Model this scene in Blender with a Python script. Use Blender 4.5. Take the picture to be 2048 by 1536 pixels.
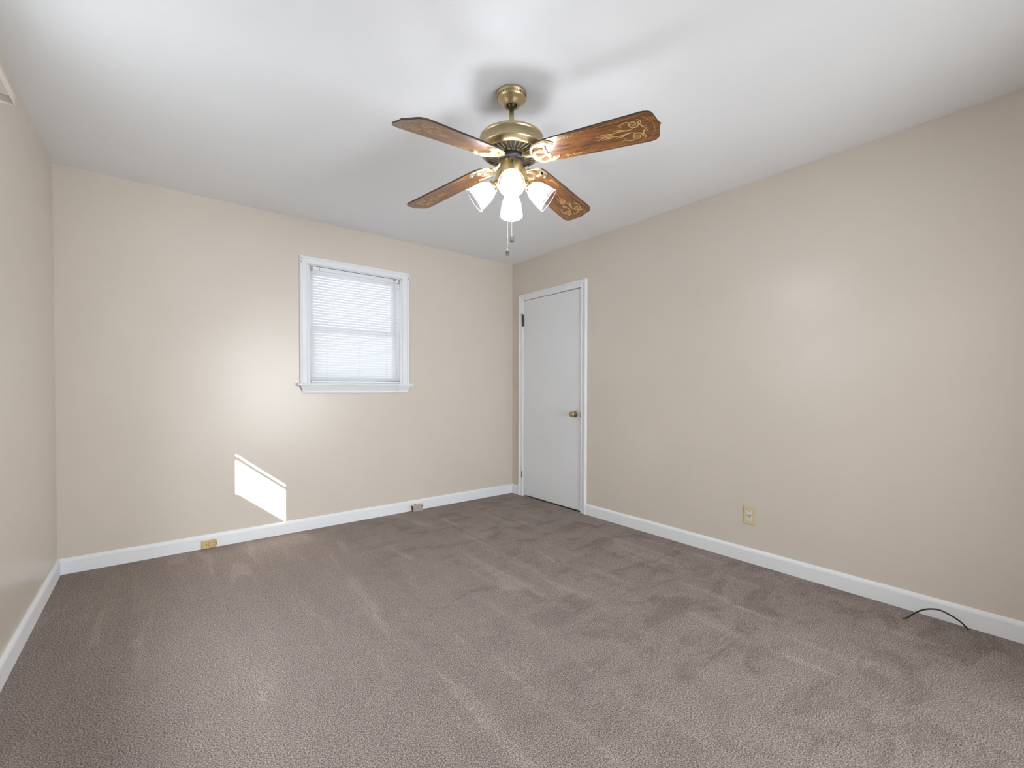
import bpy, bmesh, math, random
from mathutils import Vector, Matrix

for o in list(bpy.data.objects):
    bpy.data.objects.remove(o)
SC = bpy.context.scene
COL = SC.collection
random.seed(4)
PI = math.pi
R = math.radians

# ------------------------------------------------------------------ camera
CAM = Vector((-2.98947, -3.76446, 1.11866))
yaw, pit, rol = 0.670497, 0.014545, 0.001958
fw = Vector((math.sin(yaw) * math.cos(pit), math.cos(yaw) * math.cos(pit), -math.sin(pit)))
rt = Vector((math.cos(yaw), -math.sin(yaw), 0))
up = rt.cross(fw)
rt2 = math.cos(rol) * rt + math.sin(rol) * up
up2 = -math.sin(rol) * rt + math.cos(rol) * up
cd = bpy.data.cameras.new('camera')
cd.sensor_width = 36
cd.lens = 36 * 894.32 / 2048
cd.shift_y = 22.004 / 2048
cd.clip_start = 0.01
cam = bpy.data.objects.new('camera', cd)
M = Matrix.Identity(4)
for i in range(3):
    M[i][0], M[i][1], M[i][2], M[i][3] = rt2[i], up2[i], -fw[i], CAM[i]
cam.matrix_world = M
COL.objects.link(cam)
SC.camera = cam

# ------------------------------------------------------------------ light and exposure
BULB_W = 84.0          # emission strength of the fan bulbs
SKY = 1.75
SUN = 58.0
REAR = 62.0
LEFT = 160.0
w = bpy.data.worlds.new('daylight')
SC.world = w
w.use_nodes = True
bg = w.node_tree.nodes['Background']
bg.inputs[0].default_value = (0.90, 0.95, 1.0, 1)
bg.inputs[1].default_value = SKY
sd = bpy.data.lights.new('sun', 'SUN')
sd.energy = SUN
sd.angle = R(0.35)
sd.color = (1.0, 0.95, 0.87)
sun = bpy.data.objects.new('sun', sd)
sun.rotation_euler = Vector((1, 1.6, -0.82)).to_track_quat('-Z', 'Y').to_euler()
sun.location = (-6, -6, 4)
COL.objects.link(sun)
# fill lamp added behind the camera, shining in through an added opening
YR = -4.42                      # wall behind the camera
RX0, RX1, RZ0, RZ1 = -2.20, -0.60, 0.0, 1.92
hd = bpy.data.lights.new('rear_fill_light', 'AREA')
hd.shape = 'RECTANGLE'
hd.size = 1.6
hd.size_y = 1.8
hd.energy = REAR
hd.color = (0.915, 0.967, 1.0)
hd.spread = R(125)
rear_fill = bpy.data.objects.new('rear_fill_light', hd)
rear_fill.location = ((RX0 + RX1) / 2, YR - 0.68, 1.25)
rear_fill.rotation_euler = (R(90), 0, R(10))
COL.objects.link(rear_fill)

# area lamp added outside the left-hand window to brighten the room
ld = bpy.data.lights.new('left_fill_light', 'AREA')
ld.shape = 'RECTANGLE'
ld.size = 0.70
ld.size_y = 0.74
ld.energy = LEFT
ld.color = (0.93, 0.97, 1.0)
lw_ = bpy.data.objects.new('left_fill_light', ld)
lw_.location = (-3.4655 - 0.16, -1.795, 1.76)
lw_.rotation_euler = (R(90), 0, R(-90))
COL.objects.link(lw_)

vs = SC.view_settings
SC.display_settings.display_device = 'sRGB'
vs.view_transform = 'Standard'
vs.look = 'None'
vs.exposure = 0.09
vs.gamma = 1.0
vs.use_curve_mapping = False
cy = SC.cycles
cy.use_denoising = True
cy.max_bounces = 12
cy.diffuse_bounces = 6
cy.transparent_max_bounces = 24
cy.transmission_bounces = 10
cy.glossy_bounces = 4
cy.caustics_reflective = False
cy.caustics_refractive = False
cy.sample_clamp_indirect = 6.0

# ------------------------------------------------------------------ materials
def srgb(r, g, b):
    f = lambda c: c / 12.92 if c <= 0.04045 else ((c + 0.055) / 1.055) ** 2.4
    return (f(r / 255), f(g / 255), f(b / 255), 1)

def mat(name, col, rough=0.5, metal=0.0, spec=0.5):
    m = bpy.data.materials.new(name)
    m.use_nodes = True
    b = m.node_tree.nodes['Principled BSDF']
    b.inputs['Base Color'].default_value = col
    b.inputs['Roughness'].default_value = rough
    b.inputs['Metallic'].default_value = metal
    b.inputs['Specular IOR Level'].default_value = spec
    return m

class N:
    """short hand for node wiring"""
    def __init__(s, m):
        s.t = m.node_tree
        s.b = s.t.nodes.get('Principled BSDF')
    def add(s, kind, **kw):
        n = s.t.nodes.new(kind)
        for k, v in kw.items():
            if k in n.inputs:
                n.inputs[k].default_value = v
            else:
                setattr(n, k, v)
        return n
    def link(s, a, b):
        s.t.links.new(a, b)
    def coord(s, scale=(1, 1, 1), rot=(0, 0, 0)):
        c = s.add('ShaderNodeTexCoord')
        mp = s.add('ShaderNodeMapping')
        mp.inputs['Scale'].default_value = scale
        mp.inputs['Rotation'].default_value = rot
        s.link(c.outputs['Object'], mp.inputs['Vector'])
        return mp.outputs[0]
    def ramp(s, fac, stops):
        r = s.add('ShaderNodeValToRGB')
        e = r.color_ramp.elements
        while len(e) < len(stops):
            e.new(0.5)
        for i, (p, c) in enumerate(stops):
            e[i].position = p
            e[i].color = c
        s.link(fac, r.inputs[0])
        return r.outputs[0]
    def bump(s, h, strength, dist):
        b = s.add('ShaderNodeBump', Strength=strength, Distance=dist)
        s.link(h, b.inputs['Height'])
        s.link(b.outputs[0], s.b.inputs['Normal'])

def paint(name, col, rough, bump=0.12, scale=140, spec=0.5):
    m = mat(name, col, rough, 0, spec)
    n = N(m)
    v = n.coord()
    t = n.add('ShaderNodeTexNoise', Scale=scale, Detail=3.0)
    n.link(v, t.inputs['Vector'])
    n.bump(t.outputs[0], bump, 0.002)
    t2 = n.add('ShaderNodeTexNoise', Scale=2.2, Detail=4.0)
    n.link(v, t2.inputs['Vector'])
    r = n.ramp(t2.outputs[0], [(0.3, (col[0] * .975, col[1] * .975, col[2] * .975, 1)), (0.7, col)])
    n.link(r, n.b.inputs['Base Color'])
    return m

M_WALL = paint('beige_wall_paint', srgb(215, 206, 195), 0.29, 0.10, spec=0.42)
M_CEIL = paint('white_ceiling_paint', srgb(238, 241, 245), 0.7, 0.08)
M_TRIM = paint('white_trim_paint', srgb(236, 239, 243), 0.5, 0.15, 60, 0.35)
M_DOOR = paint('white_door_paint', srgb(232, 235, 239), 0.42, 0.12, 50)

def carpet():
    m = mat('taupe_carpet', srgb(150, 138, 132), 0.95, 0, 0.1)
    n = N(m)
    v = n.coord()
    a = n.add('ShaderNodeTexNoise', Scale=225.0, Detail=4.0, Roughness=0.75)
    n.link(v, a.inputs['Vector'])
    grain = n.ramp(a.outputs[0], [(0.33, srgb(61, 52, 48)), (0.43, srgb(112, 101, 96)), (0.52, srgb(155, 142, 137)), (0.64, srgb(208, 195, 190))])
    def mul(x, y, f=None):
        k = n.add('ShaderNodeMix', data_type='RGBA', blend_type='MULTIPLY')
        k.inputs[0].default_value = 1.0
        if f is not None:
            n.link(f, k.inputs[0])
        n.link(x, k.inputs[6]); n.link(y, k.inputs[7])
        return k.outputs[2]
    # pile lying in different directions: long vacuum strokes on the left half ...
    b = n.add('ShaderNodeTexNoise', Scale=1.5, Detail=4.0, Roughness=0.6, Distortion=0.5)
    n.link(n.coord((5.5, 0.8, 1), (0, 0, R(3))), b.inputs['Vector'])
    rb = n.ramp(b.outputs[0], [(0.40, (.94, .94, .94, 1)), (0.58, (1.0, 1.0, 1.0, 1)), (0.66, (1.16, 1.16, 1.16, 1))])
    # ... brushed and trodden darker patches on the right half
    c = n.add('ShaderNodeTexNoise', Scale=3.3, Detail=8.0, Roughness=0.72, Distortion=0.7)
    n.link(n.coord((1.0, 1.9, 1), (0, 0, R(28))), c.inputs['Vector'])
    rc = n.ramp(c.outputs[0], [(0.40, (.72, .71, .705, 1)), (0.50, (1.0, 1.0, 1.0, 1)), (0.62, (1.08, 1.08, 1.08, 1))])
    sx = n.add('ShaderNodeSeparateXYZ')
    n.link(v, sx.inputs[0])
    mr = n.add('ShaderNodeMapRange', interpolation_type='SMOOTHSTEP')
    n.link(sx.outputs[0], mr.inputs[0])
    mr.inputs[1].default_value = -2.5; mr.inputs[2].default_value = -0.9
    mr.inputs[3].default_value = 0.12; mr.inputs[4].default_value = 0.75
    o = mul(mul(grain, rb), rc, mr.outputs[0])
    n.link(o, n.b.inputs['Base Color'])
    n.bump(a.outputs[0], 0.55, 0.006)
    return m
M_CARPET = carpet()

def brass(name, col, rough):
    m = mat(name, col, rough, 1.0)
    n = N(m)
    t = n.add('ShaderNodeTexNoise', Scale=60.0, Detail=3.0)
    n.link(n.coord((1, 1, 12)), t.inputs['Vector'])
    r = n.ramp(t.outputs[0], [(0.3, (rough * .8,) * 3 + (1,)), (0.7, (rough * 1.25,) * 3 + (1,))])
    n.link(r, n.b.inputs['Roughness'])
    return m
M_BRASS = brass('antique_brass', (0.52, 0.42, 0.245, 1), 0.36)
M_BRASS_DARK = brass('dark_brass', (0.38, 0.29, 0.14, 1), 0.32)  # darker brass tone for the knob rosette and outlet screw
M_BRASS_BRIGHT = brass('polished_brass', (0.82, 0.71, 0.48, 1), 0.42)
M_BLACK = mat('black_plastic', (0.012, 0.012, 0.013, 1), 0.45)
M_DARK = mat('dark_slot', (0.01, 0.009, 0.008, 1), 0.8)
M_STEEL = mat('shadow_gap_dark', (0.10, 0.095, 0.09, 1), 0.4, 0.9)
M_PEWTER = mat('dark_pewter', (0.16, 0.16, 0.165, 1), 0.42, 0.7)
M_IVORY = paint('ivory_plastic', srgb(214, 196, 160), 0.4, 0.05)
M_ALMOND = paint('yellowed_plastic', srgb(208, 181, 132), 0.45, 0.15, 90)
M_WHITEPL = mat('white_plastic', srgb(226, 224, 220), 0.4)
M_GREYMETAL = paint('grey_metal_box', srgb(172, 169, 164), 0.45, 0.1)
M_RUST = paint('rusty_metal', srgb(96, 70, 42), 0.8, 0.8, 220)
M_BEIGEPL = mat('aged_bracket_plastic', srgb(178, 168, 158), 0.5)
M_ROD = mat('cream_enamel', srgb(226, 219, 206), 0.35)

def wood():
    m = mat('fan_blade_wood', (0.2, 0.09, 0.03, 1), 0.3, 0, 0.5)
    n = N(m)
    v = n.coord((2.2, 34.0, 34.0))
    t = n.add('ShaderNodeTexNoise', Scale=2.4, Detail=7.0, Roughness=0.65, Distortion=1.6)
    n.link(v, t.inputs['Vector'])
    t2 = n.add('ShaderNodeTexNoise', Scale=1.6, Detail=3.0)
    n.link(n.coord((1.2, 9, 9)), t2.inputs['Vector'])
    a = n.ramp(t.outputs[0], [(0.30, srgb(50, 30, 19)), (0.44, srgb(98, 62, 36)), (0.55, srgb(146, 96, 54)), (0.63, srgb(106, 68, 40)), (0.75, srgb(66, 41, 26))])
    b = n.ramp(t2.outputs[0], [(0.35, (.7, .68, .66, 1)), (0.65, (1.12, 1.1, 1.05, 1))])
    mx = n.add('ShaderNodeMix', data_type='RGBA', blend_type='MULTIPLY')
    mx.inputs[0].default_value = 1.0
    n.link(a, mx.inputs[6]); n.link(b, mx.inputs[7])
    n.link(mx.outputs[2], n.b.inputs['Base Color'])
    n.b.inputs['Coat Weight'].default_value = 0.35
    n.b.inputs['Coat Roughness'].default_value = 0.22
    return m
M_WOOD = wood()
M_EDGE = mat('dark_blade_edge', srgb(46, 32, 24), 0.5)
M_GOLD = mat('gold_stencil', srgb(206, 176, 112), 0.5, 0.1)

def rim_reflection(n, top):
    # thin-sheet reflectance: weak face on, stronger at grazing angles, same from both sides
    lw = n.add('ShaderNodeLayerWeight', Blend=0.5)
    pw = n.add('ShaderNodeMath', operation='POWER')
    n.link(lw.outputs['Facing'], pw.inputs[0])
    pw.inputs[1].default_value = 3.0
    ml = n.add('ShaderNodeMath', operation='MULTIPLY_ADD')
    n.link(pw.outputs[0], ml.inputs[0])
    ml.inputs[1].default_value = top
    ml.inputs[2].default_value = 0.05
    return ml

def glass_shade(name, scatter):
    m = bpy.data.materials.new(name)
    m.use_nodes = True
    t = m.node_tree
    t.nodes.clear()
    n = N(m)
    out = n.add('ShaderNodeOutputMaterial')
    tr = n.add('ShaderNodeBsdfTransparent')
    tr.inputs[0].default_value = (0.97, 0.97, 0.98, 1)
    tl = n.add('ShaderNodeBsdfTranslucent')
    tl.inputs[0].default_value = (0.93, 0.93, 0.95, 1)
    gl = n.add('ShaderNodeBsdfGlossy', Roughness=0.08)
    fr = rim_reflection(n, 0.30)
    a = n.add('ShaderNodeMixShader'); a.inputs[0].default_value = scatter
    n.link(tr.outputs[0], a.inputs[1]); n.link(tl.outputs[0], a.inputs[2])
    b = n.add('ShaderNodeMixShader')
    n.link(fr.outputs[0], b.inputs[0]); n.link(a.outputs[0], b.inputs[1]); n.link(gl.outputs[0], b.inputs[2])
    n.link(b.outputs[0], out.inputs[0])
    return m
M_SHADE = glass_shade('ribbed_glass', 0.04)
M_RIM = glass_shade('thick_glass_rim', 0.5)

def pane_glass():
    m = bpy.data.materials.new('window_glass')
    m.use_nodes = True
    t = m.node_tree
    t.nodes.clear()
    n = N(m)
    out = n.add('ShaderNodeOutputMaterial')
    tr = n.add('ShaderNodeBsdfTransparent')
    tr.inputs[0].default_value = (0.95, 0.97, 0.97, 1)
    gl = n.add('ShaderNodeBsdfGlossy', Roughness=0.02)
    fr = rim_reflection(n, 0.25)
    b = n.add('ShaderNodeMixShader')
    n.link(fr.outputs[0], b.inputs[0]); n.link(tr.outputs[0], b.inputs[1]); n.link(gl.outputs[0], b.inputs[2])
    n.link(b.outputs[0], out.inputs[0])
    return m
M_PANE = pane_glass()

def slat_mat():
    m = bpy.data.materials.new('blind_slat_vinyl')
    m.use_nodes = True
    t = m.node_tree
    t.nodes.clear()
    n = N(m)
    out = n.add('ShaderNodeOutputMaterial')
    d = n.add('ShaderNodeBsdfDiffuse'); d.inputs[0].default_value = (0.82, 0.82, 0.83, 1)
    tl = n.add('ShaderNodeBsdfTranslucent'); tl.inputs[0].default_value = (0.86, 0.88, 0.92, 1)
    a = n.add('ShaderNodeMixShader'); a.inputs[0].default_value = 0.29
    n.link(d.outputs[0], a.inputs[1]); n.link(tl.outputs[0], a.inputs[2])
    n.link(a.outputs[0], out.inputs[0])
    return m
M_SLAT = slat_mat()
M_CORD = mat('white_cord', srgb(225, 223, 218), 0.7)

def bulb_mat():
    m = bpy.data.materials.new('lit_bulb')
    m.use_nodes = True
    b = m.node_tree.nodes['Principled BSDF']
    b.inputs['Base Color'].default_value = (1, 1, 1, 1)
    b.inputs['Emission Color'].default_value = (0.94, 0.972, 1.0, 1)
    b.inputs['Emission Strength'].default_value = BULB_W
    return m
M_BULB = bulb_mat()

# ------------------------------------------------------------------ mesh helpers
class MB:
    def __init__(s):
        s.bm = bmesh.new()
    def face(s, vs, mi=0, smooth=False):
        try:
            f = s.bm.faces.new(vs)
            f.material_index = mi
            f.smooth = smooth
            return f
        except ValueError:
            return None
    def box(s, a, b, mi=0, bev=0.0, m=None):
        x0, y0, z0 = [min(a[i], b[i]) for i in range(3)]
        x1, y1, z1 = [max(a[i], b[i]) for i in range(3)]
        co = [(x0, y0, z0), (x1, y0, z0), (x1, y1, z0), (x0, y1, z0), (x0, y0, z1), (x1, y0, z1), (x1, y1, z1), (x0, y1, z1)]
        v = [s.bm.verts.new(m @ Vector(c) if m else c) for c in co]
        fs = [s.face([v[i] for i in q], mi) for q in ((0, 3, 2, 1), (4, 5, 6, 7), (0, 1, 5, 4), (1, 2, 6, 5), (2, 3, 7, 6), (3, 0, 4, 7))]
        if bev > 0:
            es = list({e for f in fs for e in f.edges})
            r = bmesh.ops.bevel(s.bm, geom=es, offset=bev, segments=2, affect='EDGES', profile=0.6)
            for f in r['faces']:
                f.material_index = mi
        return s
    def lathe(s, prof, seg=48, m=None, mi=0, smooth=True, close=True):
        """prof: list of (r, z); revolve about z"""
        rings = []
        for r, z in prof:
            if r < 1e-6:
                p = Vector((0, 0, z))
                rings.append([s.bm.verts.new(m @ p if m else p)])
            else:
                ring = []
                for i in range(seg):
                    a = 2 * PI * i / seg
                    p = Vector((r * math.cos(a), r * math.sin(a), z))
                    ring.append(s.bm.verts.new(m @ p if m else p))
                rings.append(ring)
        for A, B in zip(rings, rings[1:]):
            for i in range(seg):
                j = (i + 1) % seg
                if len(A) == 1 and len(B) == 1:
                    continue
                if len(A) == 1:
                    s.face([A[0], B[j], B[i]], mi, smooth)
                elif len(B) == 1:
                    s.face([A[i], A[j], B[0]], mi, smooth)
                else:
                    s.face([A[i], A[j], B[j], B[i]], mi, smooth)
        return s
    def tube(s, pts, rad, seg=10, mi=0, caps=True):
        pts = [Vector(p) for p in pts]
        rads = rad if isinstance(rad, (list, tuple)) else [rad] * len(pts)
        rings = []
        prev = None
        for i, p in enumerate(pts):
            t = (pts[min(i + 1, len(pts) - 1)] - pts[max(i - 1, 0)]).normalized()
            if prev is None:
                n = t.orthogonal().normalized()
            else:
                n = (prev - t * prev.dot(t)).normalized()
            prev = n
            b = t.cross(n)
            rings.append([s.bm.verts.new(p + rads[i] * (math.cos(2 * PI * k / seg) * n + math.sin(2 * PI * k / seg) * b)) for k in range(seg)])
        for A, B in zip(rings, rings[1:]):
            for k in range(seg):
                j = (k + 1) % seg
                s.face([A[k], A[j], B[j], B[k]], mi, True)
        if caps:
            s.face(list(reversed(rings[0])), mi)
            s.face(rings[-1], mi)
        return s
    def sweep(s, prof, stations, mi=0, smooth=False, caps=True):
        """prof: list of (a, b); stations: (origin, A, B)"""
        rings = [[s.bm.verts.new(Vector(o) + Vector(A) * a + Vector(B) * b) for a, b in prof] for o, A, B in stations]
        n = len(prof)
        for P, Q in zip(rings, rings[1:]):
            for k in range(n):
                j = (k + 1) % n
                s.face([P[k], P[j], Q[j], Q[k]], mi, smooth)
        if caps:
            s.face(list(reversed(rings[0])), mi)
            s.face(rings[-1], mi)
        return s
    def prism(s, outline, z0, z1, m=None, mi=0, mi_side=None):
        f = lambda p, z: s.bm.verts.new(m @ Vector((p[0], p[1], z)) if m else (p[0], p[1], z))
        a = [f(p, z0) for p in outline]
        b = [f(p, z1) for p in outline]
        s.face(list(reversed(a)), mi)
        s.face(b, mi)
        n = len(outline)
        for i in range(n):
            j = (i + 1) % n
            s.face([a[i], a[j], b[j], b[i]], mi if mi_side is None else mi_side)
        return s
    def ribbon(s, pts, w, z, mi=0):
        """flat strip lying in a plane z = const; w is a number or one width per point"""
        ws = w if isinstance(w, (list, tuple)) else [w] * len(pts)
        L = []
        for i, p in enumerate(pts):
            q0 = Vector(pts[max(i - 1, 0)]); q1 = Vector(pts[min(i + 1, len(pts) - 1)])
            t = (q1 - q0)
            t = t.normalized() if t.length > 1e-9 else Vector((1, 0))
            nn = Vector((-t.y, t.x))
            p = Vector(p)
            a = p + nn * ws[i] / 2
            b = p - nn * ws[i] / 2
            L.append((s.bm.verts.new((a.x, a.y, z)), s.bm.verts.new((b.x, b.y, z))))
        for (a, b), (c, d) in zip(L, L[1:]):
            s.face([a, c, d, b], mi)
        return s
    def build(s, name, mats, parent=None, fix=True):
        if fix:
            bmesh.ops.recalc_face_normals(s.bm, faces=s.bm.faces)
        me = bpy.data.meshes.new(name)
        s.bm.to_mesh(me)
        s.bm.free()
        for m in (mats if isinstance(mats, (list, tuple)) else [mats]):
            me.materials.append(m)
        o = bpy.data.objects.new(name, me)
        COL.objects.link(o)
        if parent is not None:
            o.parent = parent
            o.matrix_parent_inverse = Matrix.Identity(4)
        return o

def empty(name, loc=(0, 0, 0)):
    o = bpy.data.objects.new(name, None)
    o.empty_display_size = 0.1
    o.location = loc
    COL.objects.link(o)
    return o

def tag(o, label=None, cat=None, group=None, kind=None):
    for k, v in (('label', label), ('category', cat), ('group', group), ('kind', kind)):
        if v:
            o[k] = v
    return o

def copy_part(o, parent):
    c = o.copy()
    COL.objects.link(c)
    c.parent = parent
    for ch in list(o.children):
        copy_part(ch, c)
    return c

# ------------------------------------------------------------------ room shell
W, H, T = 3.4655, 2.44, 0.12
def shell(name, boxes, m, label=None, cat=None):
    mb = MB()
    for a, b in boxes:
        mb.box(a, b)
    return tag(mb.build(name, m), label, cat, kind='structure')

shell('floor', [((-W, YR, -0.1), (0, 0, 0))], M_CARPET, 'taupe wall to wall carpet with vacuum streaks', 'carpet')
shell('ceiling', [((-W - T, YR - T, H), (T, T, H + 0.1))], M_CEIL, 'plain white painted ceiling', 'ceiling')

# window opening in the back wall
WX0, WX1, WZ0, WZ1 = -2.052, -1.270, 1.135, 2.100
shell('wall_back', [((-W - T, 0, -0.1), (WX0, T, H)), ((WX1, 0, -0.1), (T, T, H)),
                    ((WX0, 0, -0.1), (WX1, T, WZ0)), ((WX0, 0, WZ1), (WX1, T, H))], M_WALL,
      'beige back wall with the small blind-covered window', 'wall')
# door opening in the right wall
DY0, DY1, DZ = -0.190, -1.000, 2.028
shell('wall_right', [((0, 0, -0.1), (T, DY0, H)), ((0, DY1, -0.1), (T, YR - T, H)), ((0, DY0, DZ), (T, DY1, H))], M_WALL,
      'beige right wall with the narrow white door', 'wall')
# window opening in the left wall (nearer the camera than the frame shows)
VY0, VY1, VZ0, VZ1 = -1.420, -2.170, 1.05, 2.13
shell('wall_left', [((-W - T, 0, -0.1), (-W, VY0, H)), ((-W - T, VY1, -0.1), (-W, YR - T, H)),
                    ((-W - T, VY0, -0.1), (-W, VY1, VZ0)), ((-W - T, VY0, VZ1), (-W, VY1, H))], M_WALL,
      'beige left wall beside the camera', 'wall')
# unseen rear wall; its opening is added to let the fill lamp through
shell('wall_rear', [((-W - T, YR - T, -0.1), (RX0, YR, H)), ((RX1, YR - T, -0.1), (T, YR, H)),
                    ((RX0, YR - T, RZ1), (RX1, YR, H))], M_WALL,
      'beige wall behind the camera with an opening added for fill light', 'wall')
shell('wall_fill_stub', [((RX0 - .3, YR - .8, -0.1), (RX0 - .2, YR - T, H)), ((RX1 + .2, YR - .8, -0.1), (RX1 + .3, YR - T, H)),
                         ((RX0 - .3, YR - .9, -0.1), (RX1 + .3, YR - .8, H)), ((RX0 - .3, YR - .9, H), (RX1 + .3, YR - T, H + 0.1)),
                         ((RX0 - .3, YR - .9, -0.1), (RX1 + .3, YR, 0))], M_WALL, 'unseen beige stub added around the fill lamp behind the camera', 'wall')  # added enclosure for the fill lamp; also keeps the sun out
# unseen box added behind the door to stop sky light leaking in
shell('wall_light_stop', [((0.75, 0.1, -0.1), (0.8, -1.1, H)), ((T, 0.05, -0.1), (0.8, 0.1, H)), ((T, -1.1, -0.1), (0.8, -1.15, H)),
                      ((T, -1.15, H - 0.05), (0.8, 0.1, H)), ((0.0, -1.1, -0.1), (0.8, 0.1, -0.02))], M_WALL, 'unseen box added behind the white door to block sky light', 'wall')

# baseboards: square board with an eased, sloping top
BP = [(0, 0), (0.016, 0), (0.0155, 0.074), (0.0135, 0.082), (0.004, 0.0935), (0, 0.0935)]
def baseboard(name, runs, label):
    mb = MB()
    for p0, p1, nrm, m0, m1 in runs:
        d = (Vector(p1) - Vector(p0)).normalized()
        mb.sweep(BP, [(p0, Vector(nrm) + d * m0, (0, 0, 1)), (p1, Vector(nrm) - d * m1, (0, 0, 1))])
    return tag(mb.build(name, M_TRIM), label, 'baseboard', kind='structure')
baseboard('baseboard_back', [((-W, 0, 0), (0, 0, 0), (0, -1, 0), 1, 1)], 'white baseboard along the back wall under the window')
baseboard('baseboard_right', [((0, 0, 0), (0, -0.124, 0), (-1, 0, 0), 1, 0), ((0, -1.067, 0), (0, YR, 0), (-1, 0, 0), 0, 1)],
          'white baseboard along the right wall past the door')
baseboard('baseboard_left', [((-W, YR, 0), (-W, 0, 0), (1, 0, 0), 1, 1)], 'white baseboard along the left wall')
baseboard('baseboard_rear', [((-W, YR, 0), (RX0, YR, 0), (0, 1, 0), 1, 0), ((RX1, YR, 0), (0, YR, 0), (0, 1, 0), 0, 1)], 'white baseboard behind the camera')

# ------------------------------------------------------------------ window in the back wall
CAS = [(0, 0), (0, 0.012), (0.004, 0.017), (0.012, 0.017), (0.016, 0.013), (0.046, 0.014), (0.050, 0.020), (0.060, 0.021),
       (0.066, 0.017), (0.068, 0.012), (0.068, 0)]
win = tag(empty('window_1', (WX0, 0, WZ0)), 'small white double-hung window in the back wall', 'window', kind='structure')
wl = Vector(win.location)
def wv(x, y, z):
    return Vector((x, y, z)) - wl
mb = MB()
ny = (0, -1, 0)
zst = 1.158
mb.sweep(CAS, [(wv(WX0, 0, zst), (-1, 0, 0), ny), (wv(WX0, 0, WZ1 - .006), (-1, 0, 0.86), ny),
               (wv(WX1, 0, WZ1 - .006), (1, 0, 0.86), ny), (wv(WX1, 0, zst), (1, 0, 0), ny)])
mb.build('casing', M_TRIM, win)
mb = MB()   # jamb lining
mb.box(wv(WX0 - .001, 0, WZ0), wv(WX0 + 0.012, T, WZ1)); mb.box(wv(WX1 - 0.012, 0, WZ0), wv(WX1 + .001, T, WZ1))
mb.box(wv(WX0, 0, WZ1 - 0.012), wv(WX1, T, WZ1 + .001)); mb.box(wv(WX0, 0.02, WZ0 - .001), wv(WX1, T, WZ0 + 0.022))
mb.build('jamb', M_TRIM, win)
mb = MB()   # stool
SP = [(0, 0), (-0.046, 0.0), (-0.050, 0.004), (-0.051, 0.010), (-0.047, 0.014), (-0.050, 0.018), (-0.046, 0.023), (0.03, 0.023), (0.03, 0)]
x0, x1 = -2.139, -1.180
mb.sweep([(a, b) for a, b in SP if a <= 0] , [(wv(x0, 0, 1.136), (0, 1, 0), (0, 0, 1)), (wv(x1, 0, 1.136), (0, 1, 0), (0, 0, 1))])
mb.box(wv(WX0 + 0.001, -0.001, 1.136), wv(WX1 - 0.001, 0.05, 1.1585))
mb.build('window_stool', M_TRIM, win)
mb = MB()   # moulded apron with returned ends
AP = [(0, 1.136), (-0.030, 1.136), (-0.030, 1.126), (-0.026, 1.122), (-0.0245, 1.116), (-0.022, 1.113), (-0.0165, 1.103),
      (-0.0145, 1.093), (-0.0165, 1.086), (-0.015, 1.079), (0, 1.077)]
ring = []
for xe, sg in ((-2.118, 1), (-1.201, -1)):
    ring.append([mb.bm.verts.new(wv(xe + sg * (0.034 + b_) * 0.6 + sg * (1.136 - z) * 0.12, b_, z)) for b_, z in AP])
n = len(AP)
for k in range(n):
    mb.face([ring[0][k], ring[0][(k + 1) % n], ring[1][(k + 1) % n], ring[1][k]])
mb.face(ring[0]); mb.face(ring[1])
mb.build('window_apron', M_TRIM, win)
def sash(name, y0, y1, z0, z1, bottom, top):
    mb = MB()
    xa, xb = WX0 + 0.012, WX1 - 0.012
    mb.box(wv(xa, y0, z0), wv(xa + 0.046, y1, z1), bev=.002); mb.box(wv(xb - 0.046, y0, z0), wv(xb, y1, z1), bev=.002)
    mb.box(wv(xa + .046, y0, z0), wv(xb - .046, y1, z0 + bottom), bev=.002); mb.box(wv(xa + .046, y0, z1 - top), wv(xb - .046, y1, z1), bev=.002)
    o = mb.build(name, M_TRIM, win)
    mb = MB()
    ym = (y0 + y1) / 2
    mb.box(wv(xa + 0.04, ym - .0015, z0 + bottom - .005), wv(xb - 0.04, ym + .0015, z1 - top + .005))
    mb.build('glass_pane', M_PANE, o)
    return o
sash('lower_sash', 0.052, 0.080, 1.158, 1.615, 0.05, 0.034)
sash('upper_sash', 0.084, 0.112, 1.581, 2.088, 0.034, 0.04)

# painted-over curtain brackets on the two upper casing corners
def curtain_bracket(px, label):
    t = tag(empty('curtain_bracket', (px, -0.021, 2.115)), label, 'bracket')
    MB().box((-0.011, 0, -0.022), (0.011, -0.002, 0.022), bev=.0008).build('bracket_plate', M_TRIM, t)
    mb = MB()
    mb.box((-0.008, -0.001, -0.004), (0.008, -0.012, -0.001)).box((-0.008, -0.010, -0.004), (0.008, -0.012, 0.008), bev=.0006)
    mb.build('bracket_hook', M_TRIM, t)
    rotm = Matrix.Rotation(PI / 2, 4, 'X')
    MB().lathe([(0, 0.0035), (0.003, 0.003), (0.0038, 0.0018), (0.0038, 0)], 14, Matrix.Translation((0.002, -0.0018, 0.014)) @ rotm).build('screw', M_STEEL, t)
    MB().lathe([(0, 0.0035), (0.003, 0.003), (0.0038, 0.0018), (0.0038, 0)], 14, Matrix.Translation((-0.003, -0.0018, -0.014)) @ rotm).build('screw', M_STEEL, t)
    return t
curtain_bracket(-2.106, 'small painted curtain bracket on the left upper corner of the window casing')
curtain_bracket(-1.212, 'small painted curtain bracket on the right upper corner of the window casing')

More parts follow.
